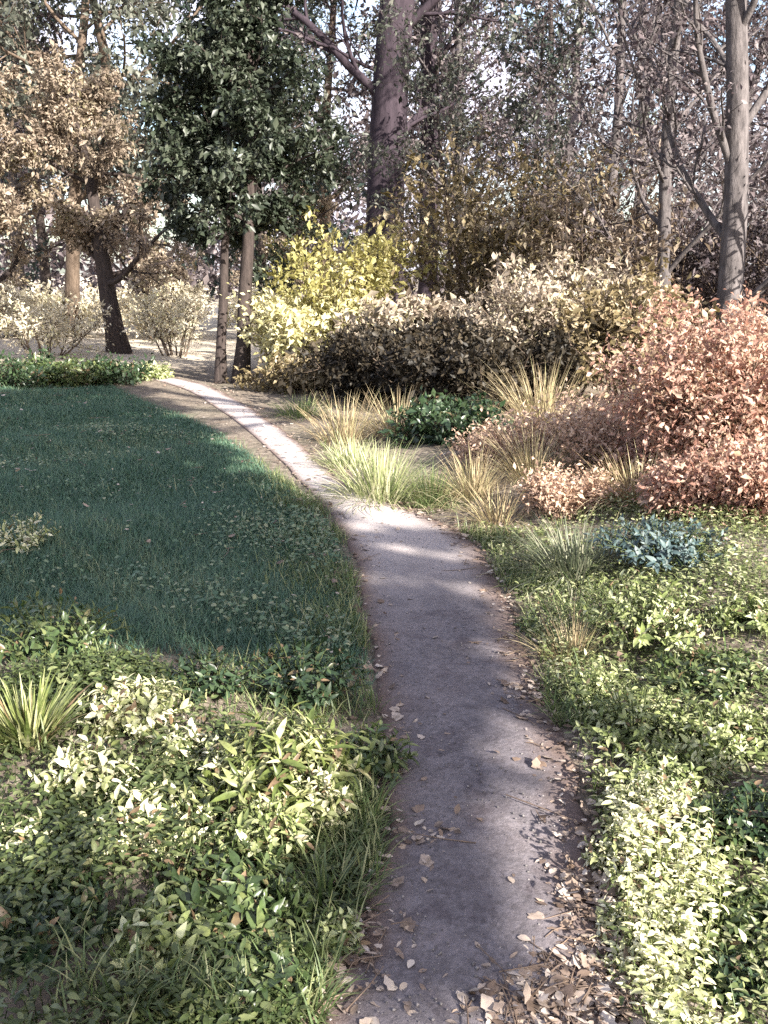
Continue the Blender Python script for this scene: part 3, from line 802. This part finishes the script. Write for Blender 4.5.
# low row at the far side of the lawn
LR = 'low shrubs at the far side of the lawn'
for i, (x, yt, Y, w, m, lab) in enumerate([
    (12, 355, 14.0, 80, 'deep_leaf', 'low dark green shrub at the left edge beyond the lawn'),
    (62, 362, 14.2, 70, 'mid_leaf', 'low mid-green shrub second from the left beyond the lawn'),
    (108, 360, 14.6, 70, 'deep_leaf', 'low dark green shrub below the thick dark trunk'),
    (148, 366, 15.2, 50, 'pale_leaf', 'low pale shrub nearest the far end of the path'),
    (40, 290, 18.5, 110, 'sunlit_hay_leaf', 'pale shrub with sunlight in its leaf colour, behind the low dark row at the left'),
    (172, 275, 18.8, 85, 'sunlit_hay_leaf', 'pale shrub with sunlight in its leaf colour, between the dark trunk and the twin trunks')]):
    shrub(60 + i, 'low_shrub', lab, LR, x, yt, Y, w, m, 11, 9, .06)

# ----------------------------------------------------------------- near plants
def make_clump(seed, H, W, nst, lpers, leaf, tpl, mat, cover=.35, droop=.3):
    """herbaceous leafy mound: stems fanning from the base with real leaves"""
    rng = np.random.default_rng(seed)
    st = MB(); lf = MB()
    P, T, U, S = [], [], [], []
    for i in range(nst):
        a = i * 2.39996 + rng.normal() * .3
        k = math.sqrt((i + .5) / nst)
        end = np.array([math.cos(a) * k * W / 2, math.sin(a) * k * W / 2, H * (1 - .55 * k ** 2.2) * (.78 + .3 * rng.random())])
        b = np.array([math.cos(a) * k * W * .16, math.sin(a) * k * W * .16, -.02])
        c = b * .5 + end * .5 + np.array([0, 0, H * .22]) - np.array([math.cos(a), math.sin(a), 0]) * k * W * .07
        t = np.linspace(0, 1, 7)[:, None]
        pts = b * (1 - t) ** 2 + 2 * c * t * (1 - t) + end * t ** 2
        tube(st, pts, np.linspace(.004, .0018, 7), 4)
        n = max(3, int(lpers * (.75 + .5 * rng.random())))
        tt = cover + (1 - cover) * (np.arange(n) + rng.random(n)) / n
        x = tt * 6; j = np.minimum(x.astype(int), 5); f = (x - j)[:, None]
        q = pts[j] * (1 - f) + pts[j + 1] * f
        ax = pts[j + 1] - pts[j]; ax /= np.linalg.norm(ax, axis=1)[:, None]
        ang = np.arange(n) * 2.4 + rng.random() * 6
        u = np.cross(ax, np.array([.3, .2, 1.])); u /= np.linalg.norm(u, axis=1)[:, None] + 1e-9
        w = np.cross(ax, u)
        sd = u * np.cos(ang)[:, None] + w * np.sin(ang)[:, None]
        up_amt = .35 + .5 * tt
        tip = sd + ax * up_amt[:, None] + rng.normal(size=(n, 3)) * .15; tip[:, 2] -= droop * (1 - tt)
        P.append(q); T.append(tip); U.append(ax + np.array([0, 0, .6]) + rng.normal(size=(n, 3)) * .25)
        S.append(leaf * np.clip(rng.lognormal(-.12, .38, n), .3, 1.7) * (1.1 - .35 * tt ** 3))
    P = np.concatenate(P); n = len(P)
    put_leaves(lf, tpl, P, np.concatenate(T), np.concatenate(U), np.concatenate(S), rng)
    return [('stems', st.mesh('stems', M['stem_green'])), ('foliage', lf.mesh('foliage', M[mat]))]

def make_strap(seed, H, W, n, mat, width=.016, nseg=7, base_r=.05, stiff=1.0):
    rng = np.random.default_rng(seed)
    mb = MB()
    a = rng.random(n) * 6.283
    k = rng.random(n) ** .6
    b = np.stack([np.cos(a) * base_r * k, np.sin(a) * base_r * k, np.full(n, -.02)], 1)
    Ln = H * (.85 + .5 * rng.random(n)) * (1 + .3 * W / H * k * .5)
    blades(mb, rng, b, Ln, a + rng.normal(size=n) * .5, k * .45 * min(1.3, W / H) , (.3 + 1.3 * rng.random(n)) * k * min(1.6, W / H) * stiff, width * (.7 + .6 * rng.random(n)), nseg)
    return [('leaves', mb.mesh('leaves', M[mat]))]

def clump(seed, name, label, group, x, ytop, Y, wpx, mat, nst=40, lp=9, leaf=.06, tpl=TPL_FINE, cat='plant', **k):
    loc, H, m = fit(x, ytop, Y)
    return place(make_clump(seed, max(H, .08), wpx * m, int(nst * 1.15), int(lp * 1.4), leaf * .74, tpl, mat, **k), name, label, cat, loc, group)

def strap(seed, name, label, group, x, ytop, Y, wpx, mat, n=120, cat='plant', **k):
    loc, H, m = fit(x, ytop, Y)
    return place(make_strap(seed, max(H, .08), wpx * m, n, mat, **k), name, label, cat, loc, group)

LB = 'bed plants left of the path'
RB = 'bank plants right of the path'
# --- left bed
clump(71, 'leafy_plant', 'cream-leaved plant at the back of the left bed, sunlit at its top', LB, 130, 680, 3.15, 130, 'cream_leaf', 60, 10, .05)
clump(72, 'leafy_plant', 'small cream-leaved plant in the centre of the left bed', LB, 180, 728, 2.95, 90, 'cream_leaf', 40, 10, .045)
clump(73, 'leafy_plant', 'large yellow-green mound with long arching leaves beside the path', LB, 282, 722, 2.75, 180, 'strap_leaf', 84, 13, .085, tpl=TPL_LONG, droop=.6)
strap(74, 'strap_leaved_plant', 'upright strap-leaved plant at the left edge of the photo', LB, 25, 695, 3.0, 120, 'strap_leaf', 200, width=.014, stiff=.6)
clump(75, 'leafy_plant', 'widest cream-leaved plant, in front of the other cream-leaved ones', LB, 145, 800, 2.55, 170, 'cream_leaf', 60, 10, .05)
clump(76, 'leafy_plant', 'low speckled plant at the left edge, below the upright straps', LB, 22, 845, 2.42, 120, 'cream_leaf', 40, 9, .04)
clump(77, 'broad_leaved_plant', 'dark broad-leaved plant in the middle of the left bed, under the widest cream one', LB, 225, 870, 2.25, 210, 'mid_leaf', 80, 10, .055)
clump(78, 'broad_leaved_plant', 'dark broad-leaved plant at the bottom left corner', LB, 40, 905, 2.12, 190, 'deep_leaf', 74, 10, .055)
clump(79, 'leafy_plant', 'greyish pale plant rising at the bottom of the left bed', LB, 150, 915, 2.06, 120, 'pale_leaf', 46, 10, .05)
clump(80, 'broad_leaved_plant', 'mid-green broad-leaved plant at the bottom edge left of the path', LB, 262, 955, 1.95, 150, 'mid_leaf', 66, 10, .05)
strap(81, 'strap_leaved_plant', 'small strap-leaved tuft spilling over the left path edge', LB, 362, 815, 2.65, 90, 'mid_leaf', 120, width=.009)
clump(82, 'broad_leaved_plant', 'low dark green plant between the yellow-green mound and the lawn', LB, 300, 640, 3.55, 150, 'deep_leaf', 56, 10, .05)
clump(83, 'leafy_plant', 'olive-green plant at the lawn edge left of the cream ones', LB, 45, 600, 3.75, 170, 'mid_leaf', 60, 10, .05)
clump(84, 'leafy_plant', 'small pale plant at the left path edge by the bottom of the photo', LB, 338, 915, 2.12, 64, 'pale_leaf', 28, 8, .035)
clump(85, 'leafy_plant', 'pale plant coloured as the sun patch on the lawn at the left edge', LB, 22, 512, 5.3, 80, 'cream_leaf', 30, 8, .045)  # cream leaf colour stands for sunlight on this spot
clump(86, 'leafy_plant', 'cream-leaved plant right beside the upright straps', LB, 85, 745, 2.75, 120, 'cream_leaf', 50, 9, .045)
clump(87, 'broad_leaved_plant', 'shaded green plant right of the yellow-green mound, at the path edge', LB, 372, 730, 3.0, 100, 'mid_leaf', 40, 9, .05)
clump(88, 'leafy_plant', 'pale plant at the feet of the yellow-green mound', LB, 265, 800, 2.5, 110, 'pale_leaf', 40, 9, .045)
strap(89, 'strap_leaved_plant', 'strap-leaved tuft among the dark broad leaves near the bottom edge', LB, 325, 868, 2.28, 110, 'mid_leaf', 110, width=.010)
clump(150, 'broad_leaved_plant', 'shaded green plant on the soil at the back of the left bed', LB, 205, 650, 3.5, 110, 'deep_leaf', 40, 9, .045)
clump(151, 'leafy_plant', 'small cream-leaved plant on the near side of the yellow-green mound', LB, 318, 760, 2.6, 70, 'cream_leaf', 34, 10, .036)
clump(152, 'leafy_plant', 'pale plant left of the yellow-green mound', LB, 225, 742, 2.8, 80, 'cream_leaf', 34, 10, .04)
# --- right bank
clump(90, 'leafy_plant', 'large pale mounded plant below the blue-green one', RB, 650, 578, 4.0, 200, 'pale_leaf', 80, 11, .045)
clump(91, 'leafy_plant', 'pale mounded plant at the right edge beside the large mound', RB, 758, 600, 3.9, 110, 'pale_leaf', 50, 10, .045)
clump(92, 'blue_green_plant', 'low blue-green plant under the copper shrubs', None, 664, 522, 4.9, 170, 'blue_leaf', 100, 10, .05)
strap(93, 'grass_tuft', 'olive grass tuft right of the sunlit stripes on the path', RB, 578, 528, 5.0, 120, 'olive_grass', 420, width=.007, base_r=.16)
strap(94, 'grass_tuft', 'pale dry grass tuft leaning over the path edge below the olive one', RB, 575, 615, 3.95, 80, 'dry_grass', 200, width=.005, base_r=.08)
clump(95, 'leafy_plant', 'dense yellow-green plant at the path edge in the middle of the bank', RB, 640, 685, 3.15, 140, 'pale_leaf', 64, 11, .04)
clump(96, 'leafy_plant', 'yellow-green plant right of the dense one on the bank', RB, 722, 705, 3.05, 140, 'pale_leaf', 60, 11, .04)
clump(97, 'leafy_plant', 'whitest cream-leaved plant on the bank beside the path', RB, 660, 785, 2.6, 140, 'cream_leaf', 76, 11, .032)
clump(98, 'leafy_plant', 'cream-leaved plant below the whitest one', RB, 672, 862, 2.3, 150, 'cream_leaf', 80, 11, .032)
clump(99, 'broad_leaved_plant', 'dark green plant at the right edge beside the cream-leaved ones', RB, 760, 790, 2.5, 120, 'deep_leaf', 56, 10, .045)  # dark leaf colour takes the place of shade at this edge
clump(100, 'leafy_plant', 'cream-leaved plant at the bottom edge of the bank', RB, 655, 945, 2.05, 150, 'cream_leaf', 70, 11, .032)
clump(101, 'broad_leaved_plant', 'shaded green plant at the bottom right corner', RB, 752, 900, 2.15, 130, 'mid_leaf', 56, 10, .045)  # corner shade put into the darker leaf colour
clump(102, 'broad_leaved_plant', 'small dark plant tight to the right path edge', RB, 545, 615, 4.35, 70, 'deep_leaf', 30, 9, .035)
clump(103, 'leafy_plant', 'yellow-green plant at the path edge just below the dry grass tuft', RB, 592, 665, 3.5, 90, 'pale_leaf', 40, 10, .036)
clump(104, 'leafy_plant', 'cream-leaved plant hard against the path edge, left of the whitest one', RB, 618, 830, 2.45, 80, 'cream_leaf', 40, 10, .03)
clump(105, 'broad_leaved_plant', 'dark green plant behind the yellow-green ones at the right edge', RB, 715, 655, 3.5, 150, 'mid_leaf', 56, 10, .045)

clump(106, 'leafy_plant', 'mid-green plant right of the whitest cream-leaved one', RB, 718, 800, 2.5, 100, 'mid_leaf', 56, 11, .032)  # darker leaves stand for the shaded side of the bank
clump(107, 'leafy_plant', 'small cream-leaved plant at the path edge beside the litter at the bottom', RB, 625, 905, 2.2, 80, 'cream_leaf', 44, 10, .03)
clump(108, 'leafy_plant', 'deep green plant in the bottom corner below the shaded green one', RB, 735, 960, 1.95, 110, 'deep_leaf', 50, 10, .032)  # deep leaf colour stands for shade in the corner
clump(109, 'leafy_plant', 'yellow-green plant between the dense one and the whitest one', RB, 670, 745, 2.85, 140, 'pale_leaf', 60, 11, .036)
# low leafy cover knitting the beds together
def build_cover():
    rng = np.random.default_rng(61)
    def lay(name, label, mat, xy, hmax, size):
        n = len(xy)
        patch = .5 + .5 * np.sin(xy[:, 0] * 5.1 + 2 * np.sin(xy[:, 1] * 3.7)) * np.sin(xy[:, 1] * 4.3 + 1)
        b = np.column_stack([xy, gz(xy) + .01 + hmax * rng.random(n) * (.25 + .75 * patch)])
        tip = unit(rng, n); tip[:, 2] = np.abs(tip[:, 2]) * .4 - .1
        up = unit(rng, n) * .6; up[:, 2] += 1
        mb = MB()
        put_leaves(mb, TPL_FINE, b, tip, up, size * (.5 + .9 * rng.random(n)), rng, np.clip(rng.random(n) * .8 + .2 * patch, 0, 1))
        # thin stalks
        sel = rng.random(n) < (.35 if hmax < .15 else .1)
        q = b[sel]; g = q.copy(); g[:, :2] += rng.normal(size=(len(q), 2)) * .012; g[:, 2] = gz(g) - .01
        w = .0016
        v = np.stack([g - [w, 0, 0], g + [w, 0, 0], q + [w * .5, 0, 0], q - [w * .5, 0, 0]], 1)
        k = np.arange(len(q)) * 4
        mb.add(v.reshape(-1, 3), np.stack([k, k + 1, k + 2, k + 3], 1), np.full(len(q), .03))
        tag(mb.build(name, M[mat]), label, 'ground cover', kind='stuff')
    q = np.stack([.1 + 3.4 * rng.random(100000), 1.4 + 4.6 * rng.random(100000) ** 1.3], 1)
    d, s_ = path_dist(q)
    k = (s_ > 0) & (d > .02) & (q[:, 0] < q[:, 1] * .42 + .4) & (np.sin(q[:, 0] * 6 + q[:, 1] * 4) + rng.normal(size=len(q)) * .8 > -.5)
    lay('ground_cover', 'low green ground cover filling the bank right of the path', 'bank_leaf', q[k], .10, .026)
    q = np.stack([.45 + .8 * rng.random(9500), 1.6 + 1.15 * rng.random(9500)], 1)
    d, s_ = path_dist(q)
    k = (s_ > 0) & (d > .05) & (d < .26 + .05 * np.sin(q[:, 1] * 9))
    lay('ground_cover', 'cream-leaved ground cover along the sunny edge of the bank by the path', 'cream_leaf', q[k], .2, .024)
    q = np.stack([-2.4 + 2.5 * rng.random(90000), 1.4 + 2.6 * rng.random(90000)], 1)
    d, s_ = path_dist(q)
    k = (s_ < 0) & (d > .02) & (q[:, 0] > -q[:, 1] * .42 - .4) & (np.sin(q[:, 0] * 6 - q[:, 1] * 5) + rng.normal(size=len(q)) * .8 > -.2) & (q[:, 1] + .3 * q[:, 0] < 3.15 + .2 * np.sin(q[:, 0] * 5))
    lay('ground_cover', 'low green ground cover between the plants of the left bed', 'ivy_leaf', q[k], .10, .028)
build_cover()

# --- by the bend
PG = 'grass tufts by the bend of the path'
strap(110, 'grass_tuft', 'bright pale grass tuft on the inside of the path bend', PG, 380, 452, 7.0, 90, 'pale_grass', 480, width=.008, base_r=.22)
strap(111, 'grass_tuft', 'green grass tuft right of the brightest one at the bend', PG, 432, 470, 6.9, 70, 'rough_grass', 300, width=.007, base_r=.16)
strap(112, 'grass_tuft', 'tall dry grass tuft behind the bright tuft at the bend', PG, 345, 398, 9.4, 60, 'dry_grass', 220, width=.008, base_r=.22)
strap(113, 'grass_tuft', 'dry tan grass tuft before the pinkish shrubs', PG, 475, 455, 6.9, 80, 'dry_grass', 300, width=.006, base_r=.14)
strap(114, 'grass_tuft', 'tall dry tan grass tuft behind the broad pinkish-brown shrub', PG, 545, 372, 9.8, 120, 'dry_grass', 420, width=.008, base_r=.25)
strap(115, 'grass_tuft', 'pale grass tuft beside the path before the dark green shrub', PG, 352, 440, 8.2, 60, 'pale_grass', 260, width=.008, base_r=.2)
strap(116, 'grass_tuft', 'dry grass tuft left of the small dark green shrub', PG, 398, 395, 9.6, 70, 'dry_grass', 300, width=.008, base_r=.2)
strap(117, 'grass_tuft', 'olive grass tuft below the dark hollow, left of the dry tufts', PG, 300, 400, 11.2, 80, 'rough_grass', 300, width=.009, base_r=.22)
strap(118, 'grass_tuft', 'short dry tuft at the path edge above the sunlit stripes', PG, 500, 485, 6.2, 70, 'dry_grass', 240, width=.006, base_r=.12)

strap(119, 'grass_tuft', 'dry tan grass tuft between the copper shrubs and the blue-green plant', PG, 640, 455, 6.1, 80, 'dry_grass', 300, width=.006, base_r=.16)
strap(120, 'grass_tuft', 'dry tan grass tuft among the low pinkish-brown shrubs', PG, 535, 430, 7.0, 80, 'dry_grass', 300, width=.006, base_r=.16)

# ----------------------------------------------------------------- trees off the right side that shade the lawn and path
def clustered_tree(seed, base, trunk_h, r, blobs, label, mat='grey_green'):
    """tree whose limbs run out to explicit leaf masses: (centre, radii, leaves)"""
    rng = np.random.default_rng(seed)
    t = thing('shade_tree', label, 'tree', (0, 0, 0), 'trees shading the lawn from the right')
    tr = MB(); lf = MB()
    b = np.array([base[0], base[1], gz1(*base) - .05]); top = b + np.array([rng.normal() * .2, rng.normal() * .2, trunk_h])
    k = np.linspace(0, 1, 9)[:, None]
    tp = b * (1 - k) + top * k + np.sin(k * 5) * np.array([.06, .04, 0])
    tube(tr, tp, r * (1.25 - .75 * k[:, 0] ** .6), 10)
    for c, rd, n in blobs:
        c = np.array(c, float); rd = np.array(rd, float)
        h = np.clip((c[2] - b[2]) / trunk_h - .04, .3, .95)
        st = b * (1 - h) + top * h
        mid = (st + c) / 2 + np.array([0, 0, .12])
        q = np.linspace(0, 1, 8)[:, None]
        pts = st * (1 - q) ** 2 + 2 * mid * q * (1 - q) + c * q ** 2
        tube(tr, pts, r * (.28 - .24 * q[:, 0]), 6)
        nt_ = max(6, n // 90)
        ends = c + unit(rng, nt_) * (rng.random((nt_, 1)) ** .45) * rd * .9
        for e in ends:
            a = pts[rng.integers(4, 8)]
            tube(tr, np.array([a, (a + e) / 2 + rng.normal(size=3) * .08, e]), [.022, .014, .006], 4)
        P = c + unit(rng, n) * (rng.random((n, 1)) ** .45) * rd
        put_leaves(lf, TPL_TWO, P, unit(rng, n), unit(rng, n) + np.array([0, 0, .6]), .14 + .08 * rng.random(n), rng)
    tr.build('trunk', M['bark_brown'], t); lf.build('crown', M[mat], t)

KX, KY = math.sin(SUN_AZ) / math.tan(SUN_EL), math.cos(SUN_AZ) / math.tan(SUN_EL)
def over(u, v, ru, rv, h, dens=1.0):
    """leaf mass h metres up whose shade falls on the ground round (u, v)"""
    return ((u + KX * h, v + KY * h, h), (ru, rv, min(.28, .3 * ru, .35 * rv)), int(620 * ru * rv * 3.14 * dens))
clustered_tree(121, (4.85, -1.7), 6.2, .11, [
    over(-1.0, 4.75, .85, .75, 5.0), over(-2.3, 4.9, .8, .8, 4.8), over(-1.25, 5.9, .85, .8, 5.1), over(-2.5, 6.2, .9, .9, 4.9),
    over(-1.6, 7.2, .8, .9, 5.2), over(-2.8, 7.6, .8, .9, 5.0), over(-.62, 4.35, .4, .35, 4.9),
    over(.02, 2.3, .22, .42, 5.0), over(.08, 3.0, .25, .5, 5.05), over(.14, 3.75, .30, .5, 5.0), over(.16, 4.4, .32, .22, 5.1),
    over(-.95, 2.1, .5, .26, 5.0, .6), over(.28, 5.22, .36, .14, 5.0, 1.8), over(.3, 5.88, .36, .13, 5.1, 1.8), over(.2, 4.72, .34, .1, 5.0, 1.5), over(-.32, 5.4, .26, .7, 5.0), over(-.62, 6.5, .3, .5, 5.1)],
    'spreading leafy tree out of the picture right of the path, nearest the camera')
clustered_tree(122, (5.4, 4.2), 6.6, .16, [
    over(-2.2, 8.6, .85, .9, 5.2), over(-3.5, 8.9, .9, .9, 5.0), over(-2.6, 10.2, .9, .9, 5.3), over(-4.0, 10.6, .9, 1.0, 5.1),
    over(-3.3, 11.9, .9, .9, 5.4), over(-4.7, 12.3, .9, 1.0, 5.2), over(-4.0, 13.6, .9, .8, 5.4)],
    'leafy tree out of the picture beyond the copper shrubs on the right')

# ----------------------------------------------------------------- light
w = bpy.data.worlds.new('World'); scene.world = w; w.use_nodes = True
nt = w.node_tree; nt.nodes.clear()
sky = nt.nodes.new('ShaderNodeTexSky'); sky.sky_type = 'NISHITA'; sky.sun_disc = False
sky.sun_elevation = SUN_EL; sky.sun_rotation = SUN_AZ
sky.air_density = 1.0; sky.dust_density = 1.5; sky.ozone_density = 1.0
bg = nt.nodes.new('ShaderNodeBackground'); bg.inputs['Strength'].default_value = .08
wo = nt.nodes.new('ShaderNodeOutputWorld')
tc = nt.nodes.new('ShaderNodeTexCoord')
no = nt.nodes.new('ShaderNodeTexNoise'); no.inputs['Scale'].default_value = 5; no.inputs['Detail'].default_value = 6; no.inputs['Roughness'].default_value = .6
nt.links.new(tc.outputs['Generated'], no.inputs['Vector'])
cr = nt.nodes.new('ShaderNodeValToRGB'); cr.color_ramp.elements[0].position = .42; cr.color_ramp.elements[1].position = .62
nt.links.new(no.outputs['Fac'], cr.inputs[0])
mxs = nt.nodes.new('ShaderNodeMix'); mxs.data_type = 'RGBA'
mxs.inputs[7].default_value = (4.8, 4.6, 5.4, 1)
nt.links.new(cr.outputs[0], mxs.inputs[0]); nt.links.new(sky.outputs[0], mxs.inputs[6])
nt.links.new(mxs.outputs[2], bg.inputs[0])
nt.links.new(bg.outputs[0], wo.inputs[0])
sl = bpy.data.lights.new('sun', 'SUN'); sl.energy = 5.0; sl.angle = R(.6); sl.color = (1, .94, .84)
so = bpy.data.objects.new('sun', sl); col.objects.link(so)
S = Vector((math.sin(SUN_AZ) * math.cos(SUN_EL), math.cos(SUN_AZ) * math.cos(SUN_EL), math.sin(SUN_EL)))
so.rotation_euler = S.to_track_quat('Z', 'Y').to_euler()
so.location = S * 30

vs = scene.view_settings
vs.view_transform = 'Standard'; vs.look = 'None'; vs.gamma = 1; vs.exposure = 2.2
scene.cycles.max_bounces = 6
scene.cycles.transparent_max_bounces = 4
scene.cycles.use_denoising = False
